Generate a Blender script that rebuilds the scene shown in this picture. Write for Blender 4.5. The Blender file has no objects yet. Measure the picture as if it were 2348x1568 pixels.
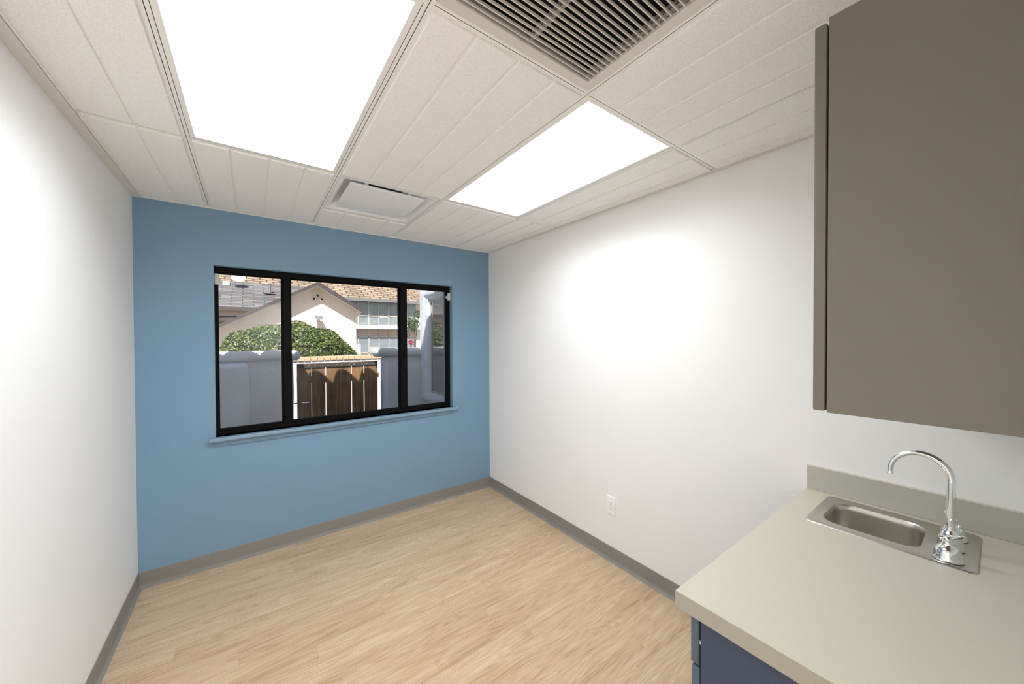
import bpy, bmesh, math, random
from mathutils import Matrix, Vector
random.seed(7)
S = bpy.context.scene
C = S.collection

# ------------------------------------------------------------------ camera, world, sun, exposure
cam_d = bpy.data.cameras.new('camera')
cam = bpy.data.objects.new('camera', cam_d); C.objects.link(cam); S.camera = cam
cam_d.sensor_fit = 'HORIZONTAL'; cam_d.sensor_width = 36.0
cam_d.lens = 819.14 / 2348.0 * 36.0
cam_d.clip_start = 0.02; cam_d.clip_end = 300
CAM = Vector((0.2194, -2.1143, 1.5492))
_r = (0.807295, -0.590135, -0.003995); _u = (0.010357, 0.0074, 0.999919); _f = (0.590057, 0.807271, -0.012086)
M3 = Matrix(((_r[0], _u[0], -_f[0], CAM.x), (_r[1], _u[1], -_f[1], CAM.y), (_r[2], _u[2], -_f[2], CAM.z), (0, 0, 0, 1)))
cam.matrix_world = M3

SUN_DIR = Vector((0.33, 0.65, -0.90)).normalized()      # the way the sunlight travels
world = bpy.data.worlds.new('sky'); S.world = world; world.use_nodes = True
nt = world.node_tree; bg = nt.nodes['Background']
sky = nt.nodes.new('ShaderNodeTexSky'); sky.sky_type = 'NISHITA'
sky.sun_disc = False
sky.sun_elevation = math.asin(-SUN_DIR.z)
sky.sun_rotation = math.atan2(-SUN_DIR.x, -SUN_DIR.y)
sky.air_density = 1.0; sky.dust_density = 1.5
nt.links.new(sky.outputs[0], bg.inputs[0]); bg.inputs[1].default_value = 0.165

sun_d = bpy.data.lights.new('sun', 'SUN'); sun_d.energy = 8.6; sun_d.angle = math.radians(0.53); sun_d.color = (1.0, 0.97, 0.93)
sun = bpy.data.objects.new('sun', sun_d); C.objects.link(sun)
sun.rotation_euler = SUN_DIR.to_track_quat('-Z', 'Y').to_euler(); sun.location = (-6, -12, 20)

LAMP_W = 13.9                                            # watts given off by each ceiling light
LAMP_COL = (0.885, 0.94, 1.0)
S.view_settings.view_transform = 'Standard'; S.view_settings.look = 'None'
S.view_settings.exposure = 0.0; S.view_settings.gamma = 1.0; S.view_settings.use_curve_mapping = False
S.cycles.max_bounces = 14; S.cycles.diffuse_bounces = 9; S.cycles.glossy_bounces = 6; S.cycles.transparent_max_bounces = 16
S.cycles.sample_clamp_indirect = 8.0

# ------------------------------------------------------------------ materials
def newmat(name):
    m = bpy.data.materials.new(name); m.use_nodes = True
    return m, m.node_tree, m.node_tree.nodes['Principled BSDF']

def mat(name, col, rough=0.6, metal=0.0, var=0.0, vscale=3.0, bump=0.0, bscale=60.0, bdist=0.01, spec=0.5, detail=4.0, coord='Object'):
    m, t, b = newmat(name)
    b.inputs['Roughness'].default_value = rough; b.inputs['Metallic'].default_value = metal
    b.inputs['Specular IOR Level'].default_value = spec
    tc = t.nodes.new('ShaderNodeTexCoord')
    n = t.nodes.new('ShaderNodeTexNoise'); n.inputs['Scale'].default_value = vscale; n.inputs['Detail'].default_value = detail
    t.links.new(tc.outputs[coord], n.inputs['Vector'])
    r = t.nodes.new('ShaderNodeMapRange'); r.inputs[1].default_value = 0.25; r.inputs[2].default_value = 0.75
    r.inputs[3].default_value = 1.0 - var; r.inputs[4].default_value = 1.0 + var
    t.links.new(n.outputs['Fac'], r.inputs[0])
    mx = t.nodes.new('ShaderNodeVectorMath'); mx.operation = 'SCALE'; mx.inputs[0].default_value = col
    t.links.new(r.outputs[0], mx.inputs['Scale']); t.links.new(mx.outputs[0], b.inputs['Base Color'])
    if bump > 0:
        n2 = t.nodes.new('ShaderNodeTexNoise'); n2.inputs['Scale'].default_value = bscale; n2.inputs['Detail'].default_value = 5.0
        t.links.new(tc.outputs[coord], n2.inputs['Vector'])
        bp = t.nodes.new('ShaderNodeBump'); bp.inputs['Strength'].default_value = bump; bp.inputs['Distance'].default_value = bdist
        t.links.new(n2.outputs['Fac'], bp.inputs['Height']); t.links.new(bp.outputs[0], b.inputs['Normal'])
    return m

def emit(name, col, strength):
    m, t, b = newmat(name)
    b.inputs['Base Color'].default_value = (0.9, 0.9, 0.9, 1)
    b.inputs['Emission Color'].default_value = (*col, 1); b.inputs['Emission Strength'].default_value = strength
    return m

def glassmat(name, tint=(0.96, 0.97, 0.98), mirror=0.0, rough=0.0):
    m = bpy.data.materials.new(name); m.use_nodes = True; t = m.node_tree
    for n in list(t.nodes):
        if n.type != 'OUTPUT_MATERIAL': t.nodes.remove(n)
    out = [n for n in t.nodes if n.type == 'OUTPUT_MATERIAL'][0]
    tr = t.nodes.new('ShaderNodeBsdfTransparent'); tr.inputs[0].default_value = (*tint, 1)
    gl = t.nodes.new('ShaderNodeBsdfGlossy'); gl.inputs['Roughness'].default_value = rough
    mix = t.nodes.new('ShaderNodeMixShader'); fr = t.nodes.new('ShaderNodeFresnel'); fr.inputs[0].default_value = 1.36
    mu = t.nodes.new('ShaderNodeMath'); mu.operation = 'ADD'; mu.inputs[1].default_value = mirror; mu.use_clamp = True
    t.links.new(fr.outputs[0], mu.inputs[0]); t.links.new(mu.outputs[0], mix.inputs[0])
    t.links.new(tr.outputs[0], mix.inputs[1]); t.links.new(gl.outputs[0], mix.inputs[2]); t.links.new(mix.outputs[0], out.inputs[0])
    return m

def brickrows(name, c1, c2, mortar, scale, bw, rh, ms=0.02, rough=0.9, var=0.35):
    m, t, b = newmat(name); b.inputs['Roughness'].default_value = rough; b.inputs['Specular IOR Level'].default_value = 0.15
    tc = t.nodes.new('ShaderNodeTexCoord'); br = t.nodes.new('ShaderNodeTexBrick')
    br.inputs['Color1'].default_value = (*c1, 1); br.inputs['Color2'].default_value = (*c2, 1); br.inputs['Mortar'].default_value = (*mortar, 1)
    br.inputs['Scale'].default_value = scale; br.inputs['Brick Width'].default_value = bw; br.inputs['Row Height'].default_value = rh
    br.inputs['Mortar Size'].default_value = ms; br.inputs['Mortar Smooth'].default_value = 0.3
    t.links.new(tc.outputs['Object'], br.inputs['Vector'])
    n = t.nodes.new('ShaderNodeTexNoise'); n.inputs['Scale'].default_value = 2.2; n.inputs['Detail'].default_value = 6
    t.links.new(tc.outputs['Object'], n.inputs['Vector'])
    mx = t.nodes.new('ShaderNodeMix'); mx.data_type = 'RGBA'; mx.blend_type = 'MULTIPLY'; mx.inputs[0].default_value = var
    t.links.new(br.outputs[0], mx.inputs[6]); t.links.new(n.outputs['Color'], mx.inputs[7]); t.links.new(mx.outputs[2], b.inputs['Base Color'])
    bp = t.nodes.new('ShaderNodeBump'); bp.inputs['Strength'].default_value = 0.6; bp.inputs['Distance'].default_value = 0.02; bp.invert = True
    t.links.new(br.outputs['Fac'], bp.inputs['Height']); t.links.new(bp.outputs[0], b.inputs['Normal'])
    return m

def plankmat():
    m, t, b = newmat('wood_plank'); b.inputs['Roughness'].default_value = 0.42; b.inputs['Specular IOR Level'].default_value = 0.35
    L = t.links.new; N = t.nodes.new
    tc = N('ShaderNodeTexCoord'); oi = N('ShaderNodeObjectInfo')
    sc = N('ShaderNodeVectorMath'); sc.operation = 'SCALE'; sc.inputs[0].default_value = (37.0, 19.0, 11.0)
    L(oi.outputs['Random'], sc.inputs['Scale'])
    ad = N('ShaderNodeVectorMath'); ad.operation = 'ADD'; L(tc.outputs['Object'], ad.inputs[0]); L(sc.outputs[0], ad.inputs[1])
    def noise(mx, my, detail, dist=0.0, rough=0.55):
        mp = N('ShaderNodeMapping'); mp.inputs['Scale'].default_value = (mx, my, 1); L(ad.outputs[0], mp.inputs[0])
        n = N('ShaderNodeTexNoise'); n.inputs['Scale'].default_value = 1; n.inputs['Detail'].default_value = detail
        n.inputs['Distortion'].default_value = dist; n.inputs['Roughness'].default_value = rough
        L(mp.outputs[0], n.inputs['Vector']); return n.outputs['Fac']
    broad = noise(1.6, 16, 3, 0.6); fibre = noise(9.0, 260, 5, 0.5, 0.75); streak = noise(3.0, 85, 4, 1.6, 0.65); cath = noise(1.5, 12, 1, 0.8)
    rg = N('ShaderNodeMath'); rg.operation = 'MULTIPLY'; rg.inputs[1].default_value = 55.0; L(cath, rg.inputs[0])
    sn = N('ShaderNodeMath'); sn.operation = 'SINE'; L(rg.outputs[0], sn.inputs[0])
    def madd(a, k, c):
        q = N('ShaderNodeMath'); q.operation = 'MULTIPLY_ADD'; L(a, q.inputs[0]); q.inputs[1].default_value = k
        if isinstance(c, float): q.inputs[2].default_value = c
        else: L(c, q.inputs[2])
        return q.outputs[0]
    v = madd(oi.outputs['Random'], 0.06, -0.03)
    v = madd(broad, 0.38, v); v = madd(fibre, 0.52, v); v = madd(streak, 0.34, v); v = madd(sn.outputs[0], 0.045, v)
    rp = N('ShaderNodeValToRGB'); e = rp.color_ramp.elements
    e[0].position = 0.36; e[0].color = (0.30, 0.185, 0.105, 1); e[1].position = 0.90; e[1].color = (0.79, 0.64, 0.47, 1)
    a = e.new(0.53); a.color = (0.50, 0.345, 0.215, 1); a = e.new(0.68); a.color = (0.605, 0.445, 0.295, 1)
    L(v, rp.inputs[0]); L(rp.outputs[0], b.inputs['Base Color'])
    bp = N('ShaderNodeBump'); bp.inputs['Strength'].default_value = 0.12; bp.inputs['Distance'].default_value = 0.002
    L(fibre, bp.inputs['Height']); L(bp.outputs[0], b.inputs['Normal'])
    return m

def tilemat():
    m, t, b = newmat('mineral_fibre'); b.inputs['Roughness'].default_value = 0.95; b.inputs['Specular IOR Level'].default_value = 0.1
    L = t.links.new; N = t.nodes.new
    tc = N('ShaderNodeTexCoord')
    n = N('ShaderNodeTexNoise'); n.inputs['Scale'].default_value = 260; n.inputs['Detail'].default_value = 3; L(tc.outputs['Object'], n.inputs['Vector'])
    v = N('ShaderNodeTexVoronoi'); v.inputs['Scale'].default_value = 210; L(tc.outputs['Object'], v.inputs['Vector'])
    r = N('ShaderNodeValToRGB'); e = r.color_ramp.elements
    e[0].position = 0.33; e[0].color = (0.86, 0.845, 0.815, 1); e[1].position = 0.56; e[1].color = (0.97, 0.96, 0.94, 1)
    L(n.outputs['Fac'], r.inputs[0]); L(r.outputs[0], b.inputs['Base Color'])
    ad = N('ShaderNodeMath'); ad.operation = 'ADD'; L(n.outputs['Fac'], ad.inputs[0]); L(v.outputs['Distance'], ad.inputs[1])
    bp = N('ShaderNodeBump'); bp.inputs['Strength'].default_value = 0.35; bp.inputs['Distance'].default_value = 0.002
    L(ad.outputs[0], bp.inputs['Height']); L(bp.outputs[0], b.inputs['Normal'])
    return m

def gatewood():
    m, t, b = newmat('weathered_board'); b.inputs['Roughness'].default_value = 0.85; b.inputs['Specular IOR Level'].default_value = 0.2
    L = t.links.new; N = t.nodes.new
    tc = N('ShaderNodeTexCoord'); oi = N('ShaderNodeObjectInfo')
    mp = N('ShaderNodeMapping'); mp.inputs['Scale'].default_value = (40, 40, 2.2); L(tc.outputs['Object'], mp.inputs[0])
    n = N('ShaderNodeTexNoise'); n.inputs['Scale'].default_value = 1; n.inputs['Detail'].default_value = 5; L(mp.outputs[0], n.inputs['Vector'])
    n2 = N('ShaderNodeTexNoise'); n2.inputs['Scale'].default_value = 3.5; n2.inputs['Detail'].default_value = 3; L(tc.outputs['Object'], n2.inputs['Vector'])
    md = N('ShaderNodeMath'); md.operation = 'MULTIPLY_ADD'; L(n2.outputs['Fac'], md.inputs[0]); md.inputs[1].default_value = 0.5; L(n.outputs['Fac'], md.inputs[2])
    r = N('ShaderNodeValToRGB'); e = r.color_ramp.elements
    e[0].position = 0.5; e[0].color = (0.10, 0.056, 0.030, 1); e[1].position = 0.95; e[1].color = (0.32, 0.175, 0.080, 1)
    L(md.outputs[0], r.inputs[0]); L(r.outputs[0], b.inputs['Base Color'])
    return m

M = {}
M['white'] = mat('white_paint', (0.875, 0.87, 0.855), 0.55, var=0.01, bump=0.04, bscale=220, bdist=0.001, spec=0.3)
M['blue'] = mat('blue_paint', (0.205, 0.345, 0.485), 0.5, var=0.012, bump=0.05, bscale=200, bdist=0.001, spec=0.35)
M['blueenamel'] = mat('blue_trim_enamel', (0.22, 0.355, 0.48), 0.2, spec=0.7)
M['tile'] = tilemat()
M['tee'] = mat('painted_steel_tee', (0.92, 0.905, 0.865), 0.45, spec=0.4)
M['trimstrip'] = mat('shade_toned_trim', (0.76, 0.735, 0.69), 0.55)  # weaker light on the left ceiling strip is put into this darker colour
M['plank'] = plankmat()
M['sub'] = mat('subfloor', (0.25, 0.19, 0.13), 0.9)
M['base'] = mat('rubber_cove_base', (0.265, 0.25, 0.225), 0.5, var=0.03, spec=0.35)
M['lens'] = emit('light_lens', LAMP_COL, 2.2)
M['diffuser'] = mat('white_enamel', (0.93, 0.93, 0.93), 0.28, spec=0.4)
M['neck'] = mat('galvanised_neck', (0.30, 0.30, 0.28), 0.6)
M['duct'] = mat('duct_black', (0.012, 0.012, 0.012), 0.9)
M['grille'] = mat('beige_grille_paint', (0.72, 0.68, 0.62), 0.4)
M['support'] = mat('grey_steel_channel', (0.36, 0.34, 0.31), 0.5)
M['taupe'] = mat('taupe_laminate', (0.182, 0.167, 0.130), 0.5, var=0.02, vscale=180, bump=0.05, bscale=400, bdist=0.0005, spec=0.4)
M['navy'] = mat('navy_laminate', (0.052, 0.068, 0.120), 0.5, var=0.02, vscale=180, bump=0.05, bscale=400, bdist=0.0005, spec=0.4)
M['navyedge'] = mat('slate_edge', (0.09, 0.125, 0.155), 0.45, spec=0.4)
M['carcase'] = mat('melamine', (0.55, 0.54, 0.47), 0.5)
M['dark'] = mat('dark_gap', (0.015, 0.015, 0.018), 0.9)
M['counter'] = mat('beige_laminate', (0.60, 0.56, 0.455), 0.42, var=0.015, vscale=260, spec=0.4)
M['edgeband'] = mat('taupe_edge_band', (0.39, 0.365, 0.295), 0.45, var=0.015, vscale=260, spec=0.4)
M['splash'] = mat('grey_laminate', (0.49, 0.48, 0.42), 0.4, var=0.02, vscale=260, spec=0.45)
def steelmat():
    m, t, b = newmat('brushed_steel'); b.inputs['Metallic'].default_value = 1.0; b.inputs['Roughness'].default_value = 0.32
    b.inputs['Base Color'].default_value = (0.60, 0.57, 0.52, 1)
    tc = t.nodes.new('ShaderNodeTexCoord'); mp = t.nodes.new('ShaderNodeMapping'); mp.inputs['Scale'].default_value = (700, 12, 700)
    n = t.nodes.new('ShaderNodeTexNoise'); n.inputs['Scale'].default_value = 1; n.inputs['Detail'].default_value = 2
    t.links.new(tc.outputs['Object'], mp.inputs[0]); t.links.new(mp.outputs[0], n.inputs['Vector'])
    bp = t.nodes.new('ShaderNodeBump'); bp.inputs['Strength'].default_value = 0.08; bp.inputs['Distance'].default_value = 0.001
    t.links.new(n.outputs['Fac'], bp.inputs['Height']); t.links.new(bp.outputs[0], b.inputs['Normal'])
    return m
M['steel'] = steelmat()
M['chrome'] = mat('chrome', (0.86, 0.87, 0.88), 0.05, metal=1.0)
M['black'] = mat('black_anodised', (0.004, 0.0038, 0.0035), 0.6, spec=0.12)
M['glass'] = glassmat('window_glass')
M['plastic'] = mat('white_plastic', (0.92, 0.915, 0.90), 0.35)
M['sensor'] = mat('ivory_plastic', (0.62, 0.60, 0.53), 0.4)
M['slot'] = mat('slot_grey', (0.16, 0.15, 0.14), 0.8)
# outside
M['stucco'] = mat('white_stucco', (0.70, 0.705, 0.72), 0.9, var=0.05, vscale=2.5, bump=0.55, bscale=7, bdist=0.03, spec=0.15)
M['cream'] = mat('cream_stucco', (0.76, 0.63, 0.50), 0.9, var=0.10, vscale=1.2, bump=0.3, bscale=12, bdist=0.02, spec=0.15)
M['peach'] = mat('peach_stucco', (0.74, 0.55, 0.40), 0.9, var=0.08, vscale=1.5, spec=0.15)
M['fascia'] = mat('brown_fascia', (0.075, 0.055, 0.05), 0.8, var=0.1, vscale=4)
M['soffit'] = mat('cream_soffit', (0.62, 0.53, 0.44), 0.8)
M['grayroof'] = brickrows('grey_shingle', (0.27, 0.25, 0.24), (0.14, 0.13, 0.125), (0.085, 0.08, 0.075), 1.0, 0.85, 0.25, 0.022)
M['tanroof'] = brickrows('tan_shingle', (0.44, 0.33, 0.23), (0.34, 0.245, 0.165), (0.11, 0.075, 0.05), 1.0, 0.80, 0.42, 0.055)
M['claytile'] = mat('clay_tile', (0.45, 0.22, 0.12), 0.8, var=0.15, vscale=5)
M['brick'] = mat('sandy_brick', (0.62, 0.41, 0.25), 0.85, var=0.12, vscale=25, bump=0.3, bscale=90, bdist=0.003)
M['mortar'] = mat('mortar', (0.66, 0.62, 0.56), 0.95)
M['gate'] = gatewood()
M['darkwood'] = mat('dark_brown_rail', (0.055, 0.040, 0.030), 0.85, var=0.2, vscale=12)  # top rail set darker than the gate boards
M['greymetal'] = mat('dull_grey_metal', (0.20, 0.19, 0.18), 0.6)
M['metal'] = mat('galvanised', (0.80, 0.80, 0.80), 0.35, metal=0.6)
M['rust'] = mat('rusty_hinge', (0.22, 0.09, 0.04), 0.7)
M['ground'] = mat('concrete_ground', (0.27, 0.27, 0.27), 0.9, var=0.12, vscale=0.8, bump=0.2, bscale=30)
M['leaf'] = mat('glossy_leaf', (0.075, 0.115, 0.024), 0.42, var=0.5, vscale=9, spec=0.5)
M['leafyellow'] = mat('young_leaf', (0.19, 0.21, 0.055), 0.45, var=0.35, vscale=12)
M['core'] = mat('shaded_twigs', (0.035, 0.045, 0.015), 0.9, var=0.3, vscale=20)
M['stem'] = mat('bark', (0.13, 0.09, 0.065), 0.9)
M['bloom'] = mat('pink_bract', (0.45, 0.06, 0.11), 0.6, var=0.25, vscale=30)
M['mullion'] = mat('cream_mullion', (0.50, 0.47, 0.40), 0.7)
M['pane'] = mat('curtained_pane', (0.24, 0.27, 0.255), 0.18, var=0.25, vscale=2.5, spec=0.6)
M['panelow'] = mat('pale_pane', (0.23, 0.25, 0.265), 0.18, var=0.12, vscale=2.0, spec=0.6)
M['infill'] = mat('peach_infill', (0.50, 0.37, 0.28), 0.8, var=0.06)
M['whitepaint'] = mat('white_outdoor_paint', (0.66, 0.65, 0.63), 0.6)
M['mirrorglass'] = mat('dark_reflective_glass', (0.03, 0.032, 0.035), 0.02, spec=1.0)
M['mirrorglass'].node_tree.nodes['Principled BSDF'].inputs['IOR'].default_value = 2.6
M['bayframe'] = mat('grey_window_frame', (0.42, 0.41, 0.40), 0.5)

# ------------------------------------------------------------------ helpers
ORG = {}                                                   # world origin of each object
def link(o, parent, origin):
    C.objects.link(o)
    ORG[o.name] = Vector(origin)
    if parent is not None:
        o.parent = parent; o.location = Vector(origin) - ORG[parent.name]
    else:
        o.location = origin
    return o

def tag(o, label=None, cat=None, group=None, kind=None):
    if label: o['label'] = label
    if cat: o['category'] = cat
    if group: o['group'] = group
    if kind: o['kind'] = kind
    return o

def thing(name, loc, label, cat, group=None):
    o = bpy.data.objects.new(name, None); o.empty_display_size = 0.05
    link(o, None, loc); return tag(o, label, cat, group)

class MB:
    """collects shapes (world coordinates) for ONE mesh object"""
    def __init__(s): s.bm = bmesh.new()
    def box(s, x0, x1, y0, y1, z0, z1, bev=0.0, seg=2):
        b = bmesh.new()
        v = [b.verts.new(p) for p in ((x0,y0,z0),(x1,y0,z0),(x1,y1,z0),(x0,y1,z0),(x0,y0,z1),(x1,y0,z1),(x1,y1,z1),(x0,y1,z1))]
        for f in ((3,2,1,0),(4,5,6,7),(0,1,5,4),(1,2,6,5),(2,3,7,6),(3,0,4,7)): b.faces.new([v[i] for i in f])
        if bev > 0: bmesh.ops.bevel(b, geom=list(b.edges), offset=bev, segments=seg, profile=0.5, affect='EDGES')
        s.merge(b); return s
    def merge(s, b):
        me = bpy.data.meshes.new('tmp'); b.to_mesh(me); b.free(); s.bm.from_mesh(me); bpy.data.meshes.remove(me)
    def loft(s, loops, cap0=False, cap1=False, closed=True):
        rows = [[s.bm.verts.new(p) for p in lp] for lp in loops]
        n = len(rows[0])
        for a, b in zip(rows[:-1], rows[1:]):
            for i in range(n if closed else n - 1):
                j = (i + 1) % n; s.bm.faces.new((a[i], a[j], b[j], b[i]))
        if cap0: s.bm.faces.new(list(reversed(rows[0])))
        if cap1: s.bm.faces.new(rows[-1])
        return s
    def lathe(s, c, prof, n=28, cap=True):
        loops = [[(c[0] + r*math.cos(2*math.pi*i/n), c[1] + r*math.sin(2*math.pi*i/n), c[2] + z) for i in range(n)] for r, z in prof]
        return s.loft(loops, cap0=cap, cap1=cap)
    def tube(s, pts, rad, n=16, caps=True):
        pts = [Vector(p) for p in pts]; loops = []
        t = (pts[1] - pts[0]).normalized(); up = Vector((0, 0, 1)) if abs(t.z) < 0.9 else Vector((1, 0, 0))
        u = t.cross(up).normalized(); w = u.cross(t)
        for i, p in enumerate(pts):
            t2 = (pts[min(i+1, len(pts)-1)] - pts[max(i-1, 0)]).normalized()
            q = t.rotation_difference(t2); u = q @ u; w = q @ w; t = t2
            r = rad[i] if isinstance(rad, (list, tuple)) else rad
            loops.append([tuple(p + u*r*math.cos(2*math.pi*k/n) + w*r*math.sin(2*math.pi*k/n)) for k in range(n)])
        return s.loft(loops, cap0=caps, cap1=caps)
    def poly(s, pts, y0, y1):
        """outline in x,z extruded from y0 to y1"""
        a = [s.bm.verts.new((x, y0, z)) for x, z in pts]; b = [s.bm.verts.new((x, y1, z)) for x, z in pts]
        s.bm.faces.new(a); s.bm.faces.new(list(reversed(b)))
        for i in range(len(pts)):
            j = (i+1) % len(pts); s.bm.faces.new((a[j], a[i], b[i], b[j]))
        return s
    def build(s, name, m, parent=None, origin=None, smooth=False, recalc=True, angle=None):
        if origin is None: origin = ORG[parent.name] if parent is not None else (0, 0, 0)
        if recalc: bmesh.ops.recalc_face_normals(s.bm, faces=list(s.bm.faces))
        bmesh.ops.translate(s.bm, verts=list(s.bm.verts), vec=-Vector(origin))
        me = bpy.data.meshes.new(name); s.bm.to_mesh(me); s.bm.free()
        if smooth:
            me.shade_smooth()
            if angle: me.set_sharp_from_angle(angle=math.radians(angle))
        me.materials.append(M[m] if isinstance(m, str) else m)
        o = bpy.data.objects.new(name, me)
        return link(o, parent, origin)

def inst(name, me, parent, origin, rot=None, scale=None):
    o = bpy.data.objects.new(name, me); link(o, parent, origin)
    if rot: o.rotation_euler = rot
    if scale: o.scale = scale
    return o

def box(name, m, parent, x0, x1, y0, y1, z0, z1, bev=0.0, seg=2, smooth=False, origin=None):
    return MB().box(x0, x1, y0, y1, z0, z1, bev, seg).build(name, m, parent, origin=origin, smooth=smooth, angle=40 if smooth else None)

def rr(cx, cy, hx, hy, r, n=8):
    """rounded rectangle outline, same point count for every size"""
    out = []
    for sx, sy, a0 in ((1, 1, 0), (-1, 1, 90), (-1, -1, 180), (1, -1, 270)):
        for k in range(n + 1):
            a = math.radians(a0 + 90*k/n)
            out.append((cx + sx*(hx - r) + r*math.cos(a), cy + sy*(hy - r) + r*math.sin(a)))
    return out

def struct(o): o['kind'] = 'structure'; return o

# ------------------------------------------------------------------ room shell
XL, XR, YB, YR, H = -0.36, 2.222, 1.029, -2.262, 2.434
TOP = 2.66
WX0, WX1, WZ0, WZ1 = 0.020, 1.801, 0.880, 2.050
struct(MB().box(XL-0.12, XL, -3.75, YB+0.2, -0.02, TOP).build('wall_left', 'white'))
struct(MB().box(XR, XR+0.12, -3.75, YB+0.2, -0.02, TOP).build('wall_right', 'white'))
wb = MB()
wb.box(XL, WX0, YB, YB+0.2, -0.02, TOP).box(WX1, XR, YB, YB+0.2, -0.02, TOP)
wb.box(WX0, WX1, YB, YB+0.2, -0.02, WZ0).box(WX0, WX1, YB, YB+0.2, WZ1, TOP)
struct(wb.build('wall_back', 'blue'))
wr = MB()
wr.box(XL, -0.30, YR-0.12, YR, 0, TOP).box(0.72, XR, YR-0.12, YR, 0, TOP).box(-0.30, 0.72, YR-0.12, YR, 2.10, TOP)
struct(wr.build('wall_rear', 'white'))
struct(MB().box(XL, XR, -3.75, -3.63, 0, TOP).build('wall_hall', 'white'))
dt = MB()
dt.box(-0.345, -0.28, YR-0.135, YR+0.012, 0, 2.14).box(0.70, 0.765, YR-0.135, YR+0.012, 0, 2.14).box(-0.28, 0.70, YR-0.135, YR+0.012, 2.08, 2.14)
struct(dt.build('trim_1', 'trimstrip'))

# floor: planks laid along the window wall
floor = struct(MB().box(XL, XR, -3.63, YB, -0.06, -0.004).build('floor', 'sub'))
PW, PL = 0.1016, 0.914
y = YB; row = 0; cache = {}
while y > -3.63 + 0.02:
    y1 = y; y0 = max(y - PW, -3.63)
    off = (row * 0.37 + random.random() * 0.25) % 1.0 * PL
    x = XL - off
    while x < XR:
        a, b = max(x, XL), min(x + PL, XR)
        if b - a > 0.02:
            ln, wd = round(b - a, 3), round(y1 - y0, 3)
            if (ln, wd) not in cache:
                mb = MB().box(0, ln - 0.0004, 0, wd - 0.0005, -0.004, 0.0)
                me = bpy.data.meshes.new('plank'); mb.bm.to_mesh(me); mb.bm.free(); me.materials.append(M['plank']); cache[(ln, wd)] = me
            inst('plank', cache[(ln, wd)], floor, (a, y0, 0))
        x += PL
    y -= PW; row += 1

# rubber cove base
def cove(name, pts_fn, n0, n1):
    prof = [(0.0, 0.100), (0.003, 0.1005), (0.0045, 0.098), (0.0045, 0.026), (0.006, 0.016), (0.010, 0.008), (0.017, 0.004), (0.019, 0.0), (0.0, 0.0)]
    mb = MB(); mb.loft([[pts_fn(d, z, t) for d, z in prof] for t in (n0, n1)], True, True)
    return struct(mb.build(name, 'base'))
cove('baseboard_left', lambda d, z, t: (XL + d, t, z), YR, YB)
cove('baseboard_right', lambda d, z, t: (XR - d, t, z), -1.62, YB)
cove('baseboard_back', lambda d, z, t: (t, YB - d, z), XL, XR)

# ------------------------------------------------------------------ ceiling: slab above, tees, grooved tiles
ceil = struct(MB().box(XL, XR, -3.63, YB, 2.60, 2.66).build('ceiling', 'white'))
F = 0.6096
TZ = H; FZ = H - 0.007                                        # tee face, tile face
cols = [XL, 0.0, F, 2*F, 3*F, XR]
def tee(name, x0, x1, y0, y1):
    mb = MB().box(x0, x1, y0, y1, TZ, TZ + 0.0015)
    if x1 - x0 > y1 - y0: mb.box(x0, x1, (y0+y1)/2 - 0.001, (y0+y1)/2 + 0.001, TZ, TZ + 0.038)
    else: mb.box((x0+x1)/2 - 0.001, (x0+x1)/2 + 0.001, y0, y1, TZ, TZ + 0.038)
    return mb.build(name, 'tee', ceil)
for x in cols[1:5]: tee('main_tee', x - 0.012, x + 0.012, YR, YB)
for yy in (0.0, -2*F):
    for a, b in zip(cols[:-1], cols[1:]):
        tee('cross_tee', a + (0.012 if a > XL else 0), b - (0.012 if b < XR else 0), yy - 0.012, yy + 0.012)
tee('cross_tee', F + 0.012, 2*F - 0.012, F - 0.012, F + 0.012)
tee('cross_tee', F + 0.012, 2*F - 0.012, -3*F - 0.012, -3*F + 0.012)
# edge trim along the walls
box('edge_trim', 'trimstrip', ceil, XL, XL + 0.040, YR, YB, TZ - 0.011, TZ + 0.004, 0.001, 1)
box('edge_trim', 'trimstrip', ceil, XR - 0.020, XR, YR, YB, TZ - 0.010, TZ + 0.004, 0.001, 1)
box('edge_trim', 'tee', ceil, XL + 0.040, XR - 0.020, YB - 0.015, YB, TZ - 0.010, TZ + 0.004, 0.001, 1)
def tile(x0, x1, y0, y1, lo_wall=False, hi_wall=False, ylo_wall=False, yhi_wall=False):
    """tegular tile: back slab with proud strips, grooves every six inches counted from the grid"""
    G = 0.1524
    mb = MB().box(x0 + 0.002, x1 - 0.002, y0 + 0.002, y1 - 0.002, TZ + 0.002, TZ + 0.016)
    fa = x0 + (0.002 if lo_wall else 0.0165); fb = x1 - (0.002 if hi_wall else 0.0165)
    ya = y0 + (0.002 if ylo_wall else 0.0165); yb = y1 - (0.002 if yhi_wall else 0.0165)
    cuts = []
    k = math.ceil((x0 + 0.010) / G)
    while k * G < x1 - 0.02:
        cuts.append(k * G); k += 1
    edges = [fa] + [v for c in cuts for v in (c - 0.007, c + 0.007)] + [fb]
    mb.box(fa + 0.003, fb - 0.003, ya + 0.003, yb - 0.003, TZ - 0.0006, TZ + 0.004)
    for i in range(0, len(edges), 2):
        if edges[i+1] - edges[i] > 0.003:
            mb.box(edges[i], edges[i+1], ya, yb, FZ, TZ + 0.004, 0.0022 if edges[i+1] - edges[i] > 0.02 else 0, 2)
    o = mb.build('ceiling_tile', 'tile', ceil, origin=((x0+x1)/2, (y0+y1)/2, TZ)); return o
xi = XL + 0.040; xo = XR - 0.020; yo = YB - 0.015
tile(xi, 0, 0, yo, lo_wall=True, yhi_wall=True); tile(xi, 0, -2*F, 0, lo_wall=True); tile(xi, 0, YR, -2*F, lo_wall=True, ylo_wall=True)
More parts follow.
